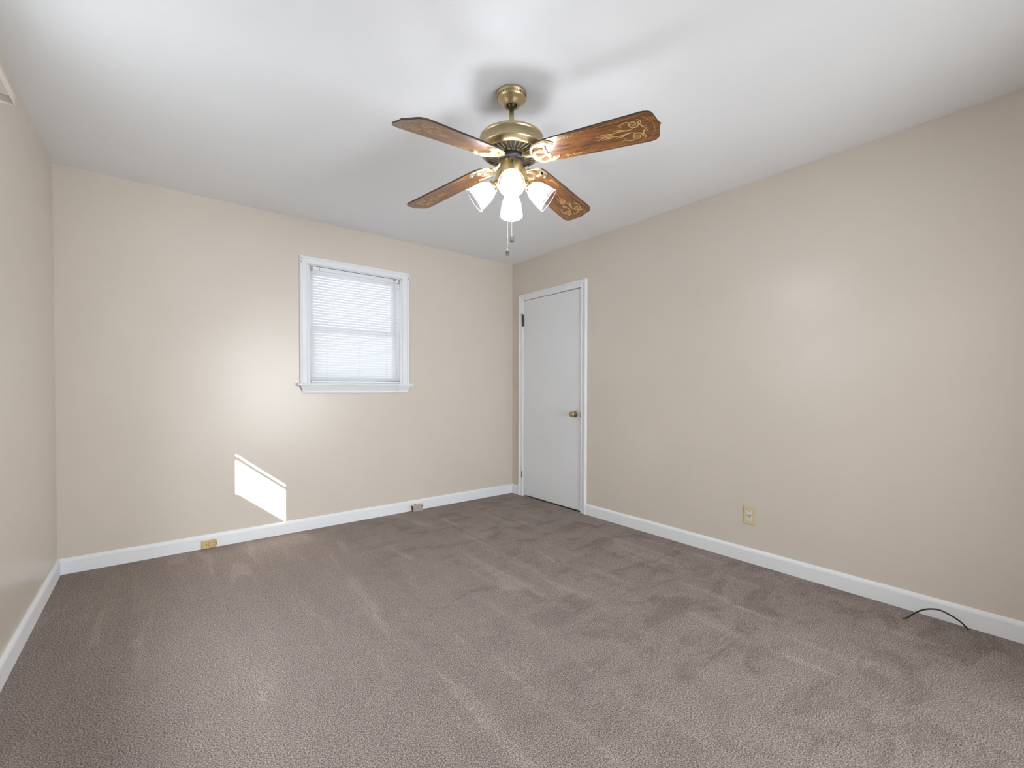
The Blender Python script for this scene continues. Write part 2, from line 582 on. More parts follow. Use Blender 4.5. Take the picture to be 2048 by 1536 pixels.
# ------------------------------------------------------------------ mini blinds
def make_blind(loc, width, ztop, zbot, rz, label, hook=True, cords=True, tilt=56):
    """local x along the window, local -y into the room; origin at headrail centre"""
    t = empty('window_blind', loc)
    t.rotation_euler = (0, 0, rz)
    tag(t, label, 'blind')
    hw = width / 2
    mb = MB()
    mb.box((-hw, -0.013, -0.026), (hw, 0.013, 0.0), bev=.002)
    hr = mb.build('headrail', M_TRIM, t)
    MB().box((-hw + .016, -0.0115, -0.001), (hw - .016, 0.0115, 0.004)).build('shadow_gap_strip', M_STEEL, hr)  # dark strip standing in for the shadow gap above the headrail
    for sx in (-1, 1):
        MB().box((sx * (hw - 0.018), -0.017, -0.032), (sx * (hw + 0.003), 0.014, 0.003), bev=.003).build('mounting_bracket', M_BEIGEPL, hr)
    drop = ztop - zbot
    pitch = 0.0216
    nsl = int((drop - 0.052) / pitch)
    mb = MB()
    ang = R(tilt)
    for i in range(nsl):
        zc = -0.040 - i * pitch
        pts = []
        for k in range(5):
            u = (k / 4 - 0.5) * 0.025
            bow = 0.0016 * (1 - (u / 0.0125) ** 2)
            y = -u * math.cos(ang) - bow * math.sin(ang)
            z = -u * math.sin(ang) + bow * math.cos(ang)
            # room edge hangs down: u>0 goes to -y and down
            pts.append((y, zc + z))
        L = [mb.bm.verts.new((-hw + .003, y, z)) for y, z in pts]
        Q = [mb.bm.verts.new((hw - .003, y, z)) for y, z in pts]
        for k in range(4):
            mb.face([L[k], L[k + 1], Q[k + 1], Q[k]], 0, True)
    mb.build('slat_panel', M_SLAT, t, fix=False)
    zb = -drop
    br = MB().box((-hw + .003, -0.012, zb), (hw - .003, 0.010, zb + 0.013), bev=.003).build('bottom_rail', M_TRIM, t)
    MB().box((-hw + .005, -0.0095, zb + 0.011), (hw - .005, 0.008, zb + 0.0165)).box((-hw + .005, -0.0105, zb - 0.002), (hw - .005, 0.008, zb + 0.002)).build('shadow_gap_strip', M_STEEL, br)  # dark strips painting the shadow lines above and below the bottom rail
    for fx in (-0.335, 0.02, 0.33):
        mb = MB()
        for yy in (-0.0135, 0.0115):
            mb.tube([(fx * width, yy, -0.026), (fx * width, yy, zb + .006)], 0.0006, 5)
        mb.build('ladder_cord', M_CORD, t)
    if hook:
        mb = MB()
        mb.tube([(-hw + 0.068, -0.012, -0.012), (-hw + 0.068, -0.018, -0.014), (-hw + 0.068, -0.020, -0.020), (-hw + 0.068, -0.018, -0.028), (-hw + 0.068, -0.016, -0.026)], 0.0018, 8)
        mb.build('wand_hook', M_GREYMETAL, t)
    if cords:
        xx = hw - 0.052
        mb = MB()
        mb.box((xx - 0.010, -0.0135, -0.014), (xx - 0.002, -0.0128, -0.006)); mb.box((xx + 0.003, -0.0135, -0.015), (xx + 0.011, -0.0128, -0.007))
        mb.build('cord_lock', M_DARK, hr)
        ze = -(ztop - 1.082)
        yf = -0.062 - loc[1]
        mb = MB()
        for dx in (-0.002, 0.002):
            mb.tube([(xx + dx, -0.014, -0.012), (xx + dx, -0.024, -0.05), (xx + dx * 1.3, -0.034, -0.5), (xx + dx * 1.5, yf - 0.004, zb), (xx + dx * 1.5 + .006, yf - .001, ze + 0.02)], 0.0011, 6)
        mb.build('lift_cord', M_CORD, t)
        mb = MB()
        mb.lathe([(0, 0.022), (0.003, 0.022), (0.005, 0.004), (0.0055, 0.0), (0.003, -0.001), (0, -0.001)], 14, Matrix.Translation((xx + .007, yf - .001, ze)))
        mb.build('cord_tassel', M_CORD, t)
    return t
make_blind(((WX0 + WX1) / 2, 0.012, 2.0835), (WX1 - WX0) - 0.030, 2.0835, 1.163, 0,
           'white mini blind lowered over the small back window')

# ------------------------------------------------------------------ left-wall window (sun comes through it), beside the camera
win2 = tag(empty('window_2', (-W, VY1, VZ0)), 'white window in the left wall beside the camera', 'window', kind='structure')
ol = Vector(win2.location)
def vv(x, y, z):
    return Vector((x, y, z)) - ol
mb = MB()
mb.sweep(CAS, [(vv(-W, VY0, VZ0 + .02), (0, 1, 0), (1, 0, 0)), (vv(-W, VY0, VZ1), (0, 1, 1), (1, 0, 0)),
               (vv(-W, VY1, VZ1), (0, -1, 1), (1, 0, 0)), (vv(-W, VY1, VZ0 + .02), (0, -1, 0), (1, 0, 0))])
mb.build('casing', M_TRIM, win2)
MB().box(vv(-W - 0.04, VY0 - 0.02, VZ0), vv(-W + 0.030, VY1 - 0.085, VZ0 + 0.040), bev=.003).build('window_stool', M_TRIM, win2)
def sash2(name, x0, x1, z0, z1, bottom, top, ya, yb):
    mb = MB()
    mb.box(vv(x0, VY0, z0), vv(x1, ya, z1)); mb.box(vv(x0, yb, z0), vv(x1, VY1, z1))
    mb.box(vv(x0, ya, z0), vv(x1, yb, z0 + bottom)); mb.box(vv(x0, ya, z1 - top), vv(x1, yb, z1))
    o = mb.build(name, M_TRIM, win2)
    xm = (x0 + x1) / 2
    MB().box(vv(xm - .0015, ya + .004, z0 + bottom - .004), vv(xm + .0015, yb - .004, z1 - top + .004)).build('glass_pane', M_PANE, o)
sash2('lower_sash', -W - 0.08, -W - 0.05, VZ0, 1.60, 0.07, 0.035, -1.546, -2.110)
sash2('upper_sash', -W - 0.115, -W - 0.085, 1.565, VZ1, 0.035, 0.05, -1.50, -2.11)
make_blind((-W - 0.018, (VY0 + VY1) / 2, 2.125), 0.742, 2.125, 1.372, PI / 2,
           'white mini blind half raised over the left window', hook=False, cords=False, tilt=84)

# flat curtain rod above it: its far end shows at the picture's upper left edge
rod = tag(empty('curtain_rod', (-W, -1.1925, 2.228)), 'flat cream curtain rod on the left wall at the upper left edge', 'curtain rod')
def rv(x, y, z):
    return (x + W, y + 1.1925, z - 2.228)
mb = MB()
pr = [(-0.018, 0), (-0.016, 0.0025), (0.016, 0.0025), (0.018, 0), (0.016, -0.001), (-0.016, -0.001)]
zc = 2.228
st = [((0.0, 0, 0), (0, 0, 1), (0, 1, 0))]
path = [(-W + 0.001, -1.1925), (-W + 0.042, -1.1925), (-W + 0.048, -1.195), (-W + 0.0505, -1.201), (-W + 0.0505, -2.338), (-W + 0.048, -2.344), (-W + 0.042, -2.3465), (-W + 0.001, -2.3465)]
st = []
for i, p in enumerate(path):
    a = Vector(path[max(i - 1, 0)]); b = Vector(path[min(i + 1, len(path) - 1)])
    tt = (b - a).normalized()
    st.append((rv(p[0], p[1], zc), (0, 0, 1), (-tt.y, tt.x, 0)))
mb.sweep(pr, st)
mb.build('rod_bar', M_ROD, rod)
for yy in (-1.196, -2.343):
    MB().box(rv(-W, yy - .010, zc - .020), rv(-W + .002, yy + .010, zc + .020), bev=.0007).box(rv(-W + .001, yy - .0032, zc - .006), rv(-W + .034, yy - .0012, zc + .006)).build('wall_bracket', M_WHITEPL, rod)

# ------------------------------------------------------------------ door in the right wall
door = tag(empty('door_1', (0, DY1, 0)), 'narrow flush white door in the right wall beside the corner', 'door', kind='structure')
dl = Vector(door.location)
def dv(x, y, z):
    return Vector((x, y, z)) - dl
MB().box(dv(0.001, DY0 - 0.004, 0.013), dv(0.036, DY1 + 0.004, DZ - 0.004), bev=.0015).build('door_slab', M_DOOR, door)
DC = [(0, 0), (0, 0.009), (0.003, 0.013), (0.010, 0.013), (0.013, 0.010), (0.040, 0.014), (0.046, 0.020), (0.058, 0.021), (0.064, 0.018), (0.067, 0.013), (0.067, 0)]
mb = MB()
nx = (-1, 0, 0)
mb.sweep(DC, [(dv(0, DY0, 0), (0, 1, 0), nx), (dv(0, DY0, DZ), (0, 1, 1), nx), (dv(0, DY1, DZ), (0, -1, 1), nx), (dv(0, DY1, 0), (0, -1, 0), nx)])
mb.build('door_casing', M_TRIM, door)
mb = MB()
mb.box(dv(0.038, DY0 + .001, 0), dv(T, DY0 - 0.014, DZ)); mb.box(dv(0.038, DY1 - .001, 0), dv(T, DY1 + 0.014, DZ)); mb.box(dv(0.038, DY0, DZ - 0.014), dv(T, DY1, DZ + .001))
mb.build('door_jamb', M_TRIM, door)
# knob
KY, KZ = -0.9285, 0.8855
mk = Matrix.Translation(dv(0, KY, KZ)) @ Matrix.Rotation(-PI / 2, 4, 'Y')
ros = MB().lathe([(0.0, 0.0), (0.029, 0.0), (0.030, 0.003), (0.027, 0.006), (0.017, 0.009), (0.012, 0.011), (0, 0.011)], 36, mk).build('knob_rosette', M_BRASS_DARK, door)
MB().lathe([(0.010, 0.010), (0.0095, 0.022), (0.012, 0.030), (0.020, 0.034), (0.0262, 0.042), (0.0275, 0.050), (0.024, 0.058), (0.014, 0.0625), (0.009, 0.0635), (0, 0.0638)], 36, mk).build('door_knob', M_BRASS, door)
MB().box(dv(-0.008, DY1 - .007, KZ - 0.026), dv(-0.0138, DY1 + .001, KZ - 0.004)).box(dv(-0.008, DY1 - .0065, KZ + 0.004), dv(-0.0138, DY1 + .001, KZ + 0.020)).box(dv(-0.001, DY1 + .0005, KZ - 0.028), dv(0.03, DY1 + .003, KZ + 0.028)).build('latch_plate', M_STEEL, door)
def hinge(zc, painted):
    mb = MB()
    zz = [-0.058, -0.036, -0.0355, -0.012, -0.0115, 0.012, 0.0125, 0.036, 0.0365, 0.058]
    for i in range(5):
        p = [(0, zz[2 * i]), (0.0058, zz[2 * i]), (0.0058, zz[2 * i + 1]), (0, zz[2 * i + 1])]
        mb.lathe(p, 14, Matrix.Translation(dv(-0.0165, DY0 + 0.004, zc)), mi=1 if (painted and i >= 3) else 0)
    mb.box(dv(0.0, DY0 - .0008, zc - 0.058), dv(-0.0165, DY0 + .0012, zc + 0.058), 0 if not painted else 1)
    o = mb.build('hinge', [M_STEEL, M_TRIM], door)
    if not painted:
        MB().tube([dv(-0.021, DY0 + 0.034, zc + 0.060), dv(-0.0165, DY0 + 0.004, zc + 0.064), dv(-0.020, DY0 - 0.032, zc + 0.060)], 0.0022, 8).lathe(
            [(0, 0.057), (0.0062, 0.057), (0.0065, 0.066), (0.003, 0.072), (0, 0.072)], 12, Matrix.Translation(dv(-0.0165, DY0 + 0.004, zc))).build('hinge_pin_stop', M_STEEL, o)
    return o
hinge(1.822, False)
hinge(0.248, True)

# ------------------------------------------------------------------ electrical pieces
# duplex outlet on the right wall
ot = tag(empty('wall_outlet', (0, -2.467, 0.3025)), 'ivory duplex outlet on the right wall above the baseboard', 'outlet')
PLT = []
MB().box((-0.0005, -0.036, -0.055), (-0.006, 0.036, 0.055), bev=.0022).build('cover_plate', M_IVORY, ot)
for dz in (0.0195, -0.0195):
    mb = MB()
    out = []
    for k in range(40):
        a = 2 * PI * k / 40
        out.append((0.0172 * math.cos(a), max(-0.0138, min(0.0138, 0.0172 * math.sin(a)))))
    rm = Matrix.Translation((-0.0085, 0, dz)) @ Matrix(((0, 0, 1, 0), (1, 0, 0, 0), (0, 1, 0, 0), (0, 0, 0, 1)))
    mb.prism(out, 0, 0.004, rm, 0)
    r = mb.build('receptacle', M_WHITEPL, ot)
    mb = MB()
    mb.box((-0.0084, 0.0052, dz - 0.006), (-0.0092, 0.0074, dz + 0.0025)); mb.box((-0.0084, -0.0078, dz - 0.007), (-0.0092, -0.0056, dz + 0.0035))
    mb.lathe([(0, 0), (0.0028, 0), (0.0028, 0.0006), (0, 0.0006)], 14, Matrix.Translation((-0.0085, 0, dz + 0.0082)) @ Matrix.Rotation(-PI / 2, 4, 'Y'))
    mb.build('socket_slot', M_DARK, r)
MB().lathe([(0, 0.0016), (0.0022, 0.0012), (0.0032, 0), (0, -0.0005)], 14, Matrix.Translation((-0.006, 0, 0)) @ Matrix.Rotation(-PI / 2, 4, 'Y')).build('screw', M_BRASS_DARK, ot)

# yellowed single outlet fixed to the back baseboard (left)
o1 = tag(empty('baseboard_outlet', (-2.7145, -0.016, 0.031)), 'yellowed plastic outlet block on the back baseboard below the sun patch', 'outlet')
MB().box((-0.043, 0, -0.028), (0.043, -0.016, 0.028), bev=.003).build('outlet_body', M_ALMOND, o1)
rx = Matrix.Rotation(PI / 2, 4, 'X')
mb = MB()
mb.lathe([(0.0, 0.0175), (0.018, 0.0175), (0.0195, 0.0175), (0.0205, 0.0195), (0.0225, 0.0195), (0.0235, 0.0155), (0.0235, 0.012)], 36, Matrix.Translation((0.0195, 0, 0.0005)) @ rx)
rc = mb.build('receptacle', M_ALMOND, o1)
MB().lathe([(0.0235, 0.0155), (0.0262, 0.0163), (0.0262, 0.0150)], 36, Matrix.Translation((0.0195, 0, 0.0005)) @ rx).build('receptacle_groove', M_RUST, o1)
MB().box((0.012, -0.0174, 0.004), (0.0145, -0.018, 0.011)).box((0.030, -0.0174, 0.004), (0.0325, -0.018, 0.011)).box((0.018, -0.0174, -0.012), (0.033, -0.0182, -0.009)).build('socket_slot', M_RUST, rc)
MB().box((-0.0195, -0.0158, -0.0035), (-0.0115, -0.0166, 0.0015)).build('slot_opening', M_DARK, o1)
MB().lathe([(0, 0.0016), (0.0022, 0.0012), (0.003, 0)], 12, Matrix.Translation((-0.004, -0.0158, 0.0)) @ rx).build('screw', M_ALMOND, o1)

# grey metal outlet box standing on the carpet against the back baseboard
o2 = tag(empty('floor_outlet_box', (-1.134, -0.017, 0)), 'grey metal outlet box with ivory top plate on the carpet below the window', 'outlet box')
o2.rotation_euler = (0, 0, R(-4))
MB().box((-0.046, -0.003, 0.0), (0.046, -0.038, 0.054), bev=.0015).build('metal_box', M_GREYMETAL, o2)
MB().box((-0.0475, -0.004, 0.0), (-0.0458, -0.037, 0.053)).box((-0.0495, -0.010, 0.012), (-0.047, -0.030, 0.022)).box((-0.050, -0.014, 0.03), (-0.047, -0.026, 0.044)).build('knockout_side', M_RUST, o2)
cp = MB().box((-0.058, -0.001, 0.054), (0.055, -0.044, 0.0585), bev=.001).build('cover_plate', M_IVORY, o2)
for xx in (-0.020, 0.018):
    MB().lathe([(0.011, 0.0), (0.011, 0.0006), (0, 0.0006)], 24, Matrix.Translation((xx, -0.020, 0.0583))).build('socket_hole', M_RUST, cp)
MB().lathe([(0, 0.004), (0.003, 0.004), (0.004, 0.0)], 12, Matrix.Translation((0.038, -0.038, 0.042)) @ rx).build('screw', M_STEEL, o2)

# black coaxial cable stub poking out of the carpet
cab = tag(empty('coaxial_cable', (-0.0397, -3.4761, 0)), 'black cable stub arching out of the carpet by the right baseboard', 'cable')
cpts = [(-0.1488, -3.2609, 0.0045), (-0.144, -3.2703, 0.0106), (-0.1313, -3.2953, 0.0386), (-0.1188, -3.3201, 0.059), (-0.1046, -3.348, 0.0704),
        (-0.0898, -3.3772, 0.0715), (-0.0734, -3.4095, 0.0564), (-0.0573, -3.4414, 0.0335), (-0.0452, -3.4651, 0.0066), (-0.041, -3.474, -0.012)]
def smooth(pts, n=6):
    P = [Vector(p) for p in pts]
    P = [2 * P[0] - P[1]] + P + [2 * P[-1] - P[-2]]
    out = []
    for i in range(1, len(P) - 2):
        for k in range(n):
            t = k / n
            a, b, c, d = P[i - 1], P[i], P[i + 1], P[i + 2]
            out.append(0.5 * ((2 * b) + (c - a) * t + (2 * a - 5 * b + 4 * c - d) * t * t + (3 * b - a - 3 * c + d) * t ** 3))
    out.append(P[-2])
    return out
MB().tube([p - Vector(cab.location) for p in smooth(cpts)], 0.0038, 10).build('cable_sheath', M_BLACK, cab)
d0 = (Vector(cpts[0]) - Vector(cpts[1])).normalized()
e0 = Vector(cpts[0]) - Vector(cab.location)
MB().tube([e0 - d0 * .001, e0 + d0 * .006, e0 + d0 * .0062, e0 + d0 * .011], [.0042, .0042, .0018, .0014], 10).build('cable_tip', M_PEWTER, cab)

# ------------------------------------------------------------------ ceiling fan
FX, FY = -1.7360, -2.1772
fan = tag(empty('ceiling_fan', (FX, FY, H)), 'brass ceiling fan with four stencilled wood blades and lit glass shades', 'ceiling fan')
def fz(z):
    return z - H
def flathe(name, prof, m, parent=fan, seg=56):
    return MB().lathe([(r, fz(z)) for r, z in prof], seg).build(name, m, parent)
can = flathe('canopy', [(0.0, 2.4399), (0.066, 2.4399), (0.0675, 2.436), (0.0675, 2.428), (0.064, 2.424), (0.064, 2.414), (0.060, 2.408), (0.052, 2.402), (0.044, 2.395),
                        (0.036, 2.384), (0.031, 2.380), (0.027, 2.381), (0.022, 2.392)], M_BRASS)
mb = MB()
for i in range(44):
    a = 2 * PI * i / 44
    mb.box((0.0628, -0.0013, fz(2.4142)), (0.0648, 0.0013, fz(2.4235)), m=Matrix.Rotation(a, 4, 'Z'))
mb.build('vent_slot', M_DARK, can)
flathe('hanger_ball', [(0.0, 2.404), (0.018, 2.400), (0.0235, 2.392), (0.022, 2.383), (0.015, 2.376), (0.012, 2.370), (0, 2.370)], M_BLACK, can, 32)
flathe('downrod', [(0.0, 2.385), (0.0102, 2.385), (0.0102, 2.262), (0, 2.262)], M_BRASS, seg=28)
hous = flathe('motor_housing', [(0.0, 2.268), (0.018, 2.268), (0.022, 2.262), (0.06, 2.260), (0.105, 2.252), (0.132, 2.243), (0.1425, 2.236), (0.1435, 2.230), (0.1435, 2.2255),
                                (0.1415, 2.2245), (0.1415, 2.2225), (0.1437, 2.2215), (0.1437, 2.190), (0.1465, 2.187), (0.1465, 2.183), (0.1435, 2.180), (0.138, 2.172), (0.128, 2.1645),
                                (0.122, 2.1625), (0.120, 2.1665), (0.062, 2.1665), (0.058, 2.1625), (0.050, 2.1625), (0.0, 2.1625)], M_BRASS, seg=72)
flathe('vent_recess', [(0.061, 2.1655), (0.1205, 2.1655), (0.1205, 2.166), (0.061, 2.166)], M_DARK, hous, 56)
mb = MB()
for i in range(36):
    a = 2 * PI * i / 36
    mb.box((0.060, -0.0021, fz(2.1618)), (0.121, 0.0021, fz(2.1662)), m=Matrix.Rotation(a, 4, 'Z'))
    mb.box((0.058, -0.0052, fz(2.1618)), (0.070, 0.0052, fz(2.1662)), m=Matrix.Rotation(a, 4, 'Z')) if i % 2 else None
mb.build('vent_grille', M_BRASS, hous)
flathe('flywheel', [(0.0, 2.1625), (0.054, 2.1625), (0.056, 2.159), (0.056, 2.146), (0.052, 2.142), (0.047, 2.140), (0.047, 2.132), (0, 2.132)], M_BLACK, seg=40)
sw = flathe('switch_housing', [(0.0, 2.134), (0.047, 2.134), (0.0505, 2.131), (0.0505, 2.080), (0.0485, 2.076), (0.046, 2.066), (0.036, 2.052), (0.020, 2.044), (0.010, 2.041), (0.009, 2.034), (0, 2.033)], M_BRASS, seg=48)
camdir = math.atan2(CAM.y - FY, CAM.x - FX)
mb = MB()
mb.box((0.0500, -0.004, fz(2.112)), (0.0545, 0.004, fz(2.124)), bev=.001, m=Matrix.Rotation(camdir + 0.08, 4, 'Z'))
mb.build('reverse_switch', M_BLACK, sw)

# blades (each with its own sag, as measured) and their irons
BT = 0.0065
RT, RR = 0.655, 0.125
def half_w(r):
    return 0.0688 + (0.0826 - 0.0688) * (r - 0.2) / (RT - 0.2)
def blade_outline():
    up_ = []
    # rounded root
    w0 = half_w(RR + 0.05)
    for k in range(9):
        a = PI / 2 * k / 8
        up_.append((RR + 0.055 * (1 - math.cos(a)), w0 * math.sin(a) * 0.985 if k else 0.0))
    for k in range(1, 8):
        r = RR + 0.055 + (RT - 0.062 - RR - 0.055) * k / 7
        up_.append((r, half_w(r)))
    # shoulder, ogee and little point at the tip
    wt = half_w(RT - 0.05)
    for a, b in ((0.062, 1.0), (0.047, 0.985), (0.0345, 0.945), (0.0260, 0.89), (0.0205, 0.82), (0.0165, 0.73), (0.0142, 0.62), (0.0124, 0.50), (0.0100, 0.38), (0.0086, 0.27), (0.0070, 0.18), (0.0058, 0.13), (0.0046, 0.115), (0.0030, 0.075)):
        up_.append((RT - a, wt * b))
    tip = [(RT, 0.0)]
    dn = [(r, -v) for r, v in reversed(up_[1:])]
    return up_ + tip + dn
OUT = blade_outline()

def arc_pts(cx, cy, r0, r1, a0, a1, n):
    return [(cx + (r0 + (r1 - r0) * k / n) * math.cos(a0 + (a1 - a0) * k / n), cy + (r0 + (r1 - r0) * k / n) * math.sin(a0 + (a1 - a0) * k / n)) for k in range(n + 1)]
def bez(p0, p1, p2, p3, n=14):
    o = []
    for k in range(n + 1):
        t = k / n
        o.append(tuple((1 - t) ** 3 * p0[i] + 3 * (1 - t) ** 2 * t * p1[i] + 3 * (1 - t) * t * t * p2[i] + t ** 3 * p3[i] for i in range(2)))
    return o
def taper(n, w0, w1, w2):
    return [(w0 + (w1 - w0) * 2 * k / (n - 1)) if k < (n - 1) / 2 else (w1 + (w2 - w1) * (2 * k / (n - 1) - 1)) for k in range(n)]
def stencil(mb, z, mi):
    # pinstripe border
    ins = 0.0125
    line = []
    for s in (1, -1):
        seg = [(0.262, s * (half_w(0.262) - ins))]
        for r in (0.35, 0.45, 0.55, RT - 0.062):
            seg.append((r, s * (half_w(r) - ins)))
        seg += [(RT - 0.050, s * 0.058), (RT - 0.040, s * 0.046), (RT - 0.026, s * 0.024), (RT - 0.022, 0)]
        line = seg
        mb.ribbon(line, 0.0011, z, mi)
    for s in (1, -1):
        f = lambda P: [(x, s * y) for x, y in P]
        # large spiral near the tip
        P = f(arc_pts(0.560, 0.034, 0.004, 0.0215, -1.2 * PI, 2.15 * PI, 46))
        mb.ribbon(P, taper(len(P), 0.0028, 0.0042, 0.0062), z, mi)
        for k in range(5):
            a = 2 * PI * k / 5
            P = f([(0.560 + 0.003 * math.cos(a), 0.034 + 0.003 * math.sin(a)), (0.560 + 0.0095 * math.cos(a + .5), 0.034 + 0.0095 * math.sin(a + .5))])
            mb.ribbon(P, [0.0012, 0.0034], z, mi)
        # outer sweep to the finial, hook behind it
        P = f(bez((0.5815, 0.036), (0.590, 0.018), (0.585, 0.006), (0.606, 0.0)))
        mb.ribbon(P, taper(len(P), 0.0035, 0.0060, 0.0012), z, mi)
        P = f(bez((0.585, 0.028), (0.594, 0.036), (0.590, 0.052), (0.578, 0.055)))
        mb.ribbon(P, taper(len(P), 0.0015, 0.0045, 0.0010), z, mi)
        P = f(bez((0.592, 0.012), (0.602, 0.014), (0.607, 0.010), (0.611, 0.014)))
        mb.ribbon(P, taper(len(P), 0.0015, 0.0035, 0.0008), z, mi)
        # scroll thrown back from the spiral
        P = f(bez((0.545, 0.049), (0.525, 0.058), (0.520, 0.038), (0.496, 0.043)))
        mb.ribbon(P, taper(len(P), 0.0040, 0.0042, 0.0010), z, mi)
        P = f(arc_pts(0.512, 0.036, 0.002, 0.007, 0, 1.9 * PI, 16))
        mb.ribbon(P, 0.0016, z, mi)
        # inner stem running to the hub side
        P = f(bez((0.556, 0.013), (0.530, -0.001), (0.510, 0.022), (0.470, 0.007), 18))
        mb.ribbon(P, taper(len(P), 0.0030, 0.0065, 0.0030), z, mi)
        P = f(bez((0.520, 0.012), (0.500, 0.026), (0.488, 0.018), (0.476, 0.022)))
        mb.ribbon(P, taper(len(P), 0.0020, 0.0050, 0.0010), z, mi)
        P = f(bez((0.474, 0.006), (0.458, 0.016), (0.446, 0.010), (0.436, 0.012)))
        mb.ribbon(P, taper(len(P), 0.0025, 0.0058, 0.0010), z, mi)
        P = f(bez((0.470, 0.003), (0.450, 0.006), (0.440, 0.000), (0.412, 0.006)))
        mb.ribbon(P, taper(len(P), 0.0030, 0.0042, 0.0016), z, mi)
        P = f(arc_pts(0.408, 0.007, 0.0015, 0.0045, -PI, PI, 12))
        mb.ribbon(P, 0.0018, z, mi)
        P = f(bez((0.440, 0.010), (0.432, 0.018), (0.428, 0.010), (0.420, 0.015)))
        mb.ribbon(P, taper(len(P), 0.0010, 0.0036, 0.0008), z, mi)
        # small corner scrolls by the irons
        b = half_w(0.262) - ins
        P = f(arc_pts(0.252, b - 0.0075, 0.003, 0.0085, -2.2 * PI, 0.5 * PI, 30))
        mb.ribbon(P, taper(len(P), 0.0012, 0.0022, 0.0026), z, mi)
        for x0_, dx, yy in ((0.262, 0.012, 0), (0.276, 0.014, 0.004), (0.292, 0.014, 0.001), (0.308, 0.012, 0.003)):
            P = f(bez((x0_, b - 0.004 - yy), (x0_ + dx * .3, b - 0.010), (x0_ + dx * .7, b - 0.001), (x0_ + dx, b - 0.004), 8))
            mb.ribbon(P, taper(len(P), 0.0012, 0.0040, 0.0010), z, mi)
def blade_mesh():
    mb = MB()
    mb.prism(OUT, -BT / 2, BT / 2, None, 0, 1)
    bmesh.ops.recalc_face_normals(mb.bm, faces=mb.bm.faces)
    stencil(mb, -BT / 2 - 0.0005, 2)
    return mb
def closed(P, n):
    return P
def loop(mb, pts, r, flat=0.55):
    P = [Vector((x, y, z)) for x, y, z in pts]
    mb.tube(P, r, 8)
def iron_mesh():
    """blade-local: x outward, z up, under the blade"""
    mb = MB()
    zu = -BT / 2 - 0.0035
    def oval(cx, cy, rx_, ry_, rot, a0=0.0, a1=2 * PI, n=36):
        o = []
        for k in range(n + 1):
            a = a0 + (a1 - a0) * k / n
            x, y = rx_ * math.cos(a), ry_ * math.sin(a)
            o.append((cx + x * math.cos(rot) - y * math.sin(rot), cy + x * math.sin(rot) + y * math.cos(rot)))
        return o
    def band(P, wdt, z0, z1):
        # flat cast strap following P
        rings = []
        for i, p in enumerate(P):
            a = Vector(P[max(i - 1, 0)]); b = Vector(P[min(i + 1, len(P) - 1)])
            t = (b - a).normalized(); nn = Vector((-t.y, t.x)); p = Vector(p)
            wd = wdt[i] if isinstance(wdt, list) else wdt
            rings.append([mb.bm.verts.new((*(p + nn * wd / 2), z1)), mb.bm.verts.new((*(p + nn * wd * .34), z0)), mb.bm.verts.new((*(p - nn * wd * .34), z0)), mb.bm.verts.new((*(p - nn * wd / 2), z1))])
        for A, B in zip(rings, rings[1:]):
            for k in range(4):
                mb.face([A[k], A[(k + 1) % 4], B[(k + 1) % 4], B[k]], 0, k == 1)
        mb.face(rings[0]); mb.face(list(reversed(rings[-1])))
    z0, z1 = zu - 0.004, zu + 0.003
    # outer heart-shaped strap
    for s in (1, -1):
        P = bez((0.108, s * 0.002), (0.112, s * 0.048), (0.150, s * 0.062), (0.172, s * 0.050), 16) + bez((0.172, s * 0.050), (0.190, s * 0.038), (0.180, s * 0.016), (0.166, s * 0.012), 12)[1:]
        band(P, 0.0155, z0, z1)
        # leaf foot
        P = bez((0.160, s * 0.050), (0.185, s * 0.060), (0.208, s * 0.050), (0.226, s * 0.036), 12)
        band(P, taper(len(P), 0.016, 0.026, 0.003), z0, z1)
    # central oval
    band(oval(0.146, 0, 0.029, 0.019, 0), 0.0135, z0 - .0015, z1)
    # tongue
    P = [(0.118, 0), (0.100, 0), (0.092, 0)]
    band(P, 0.016, z0, z1)
    return mb

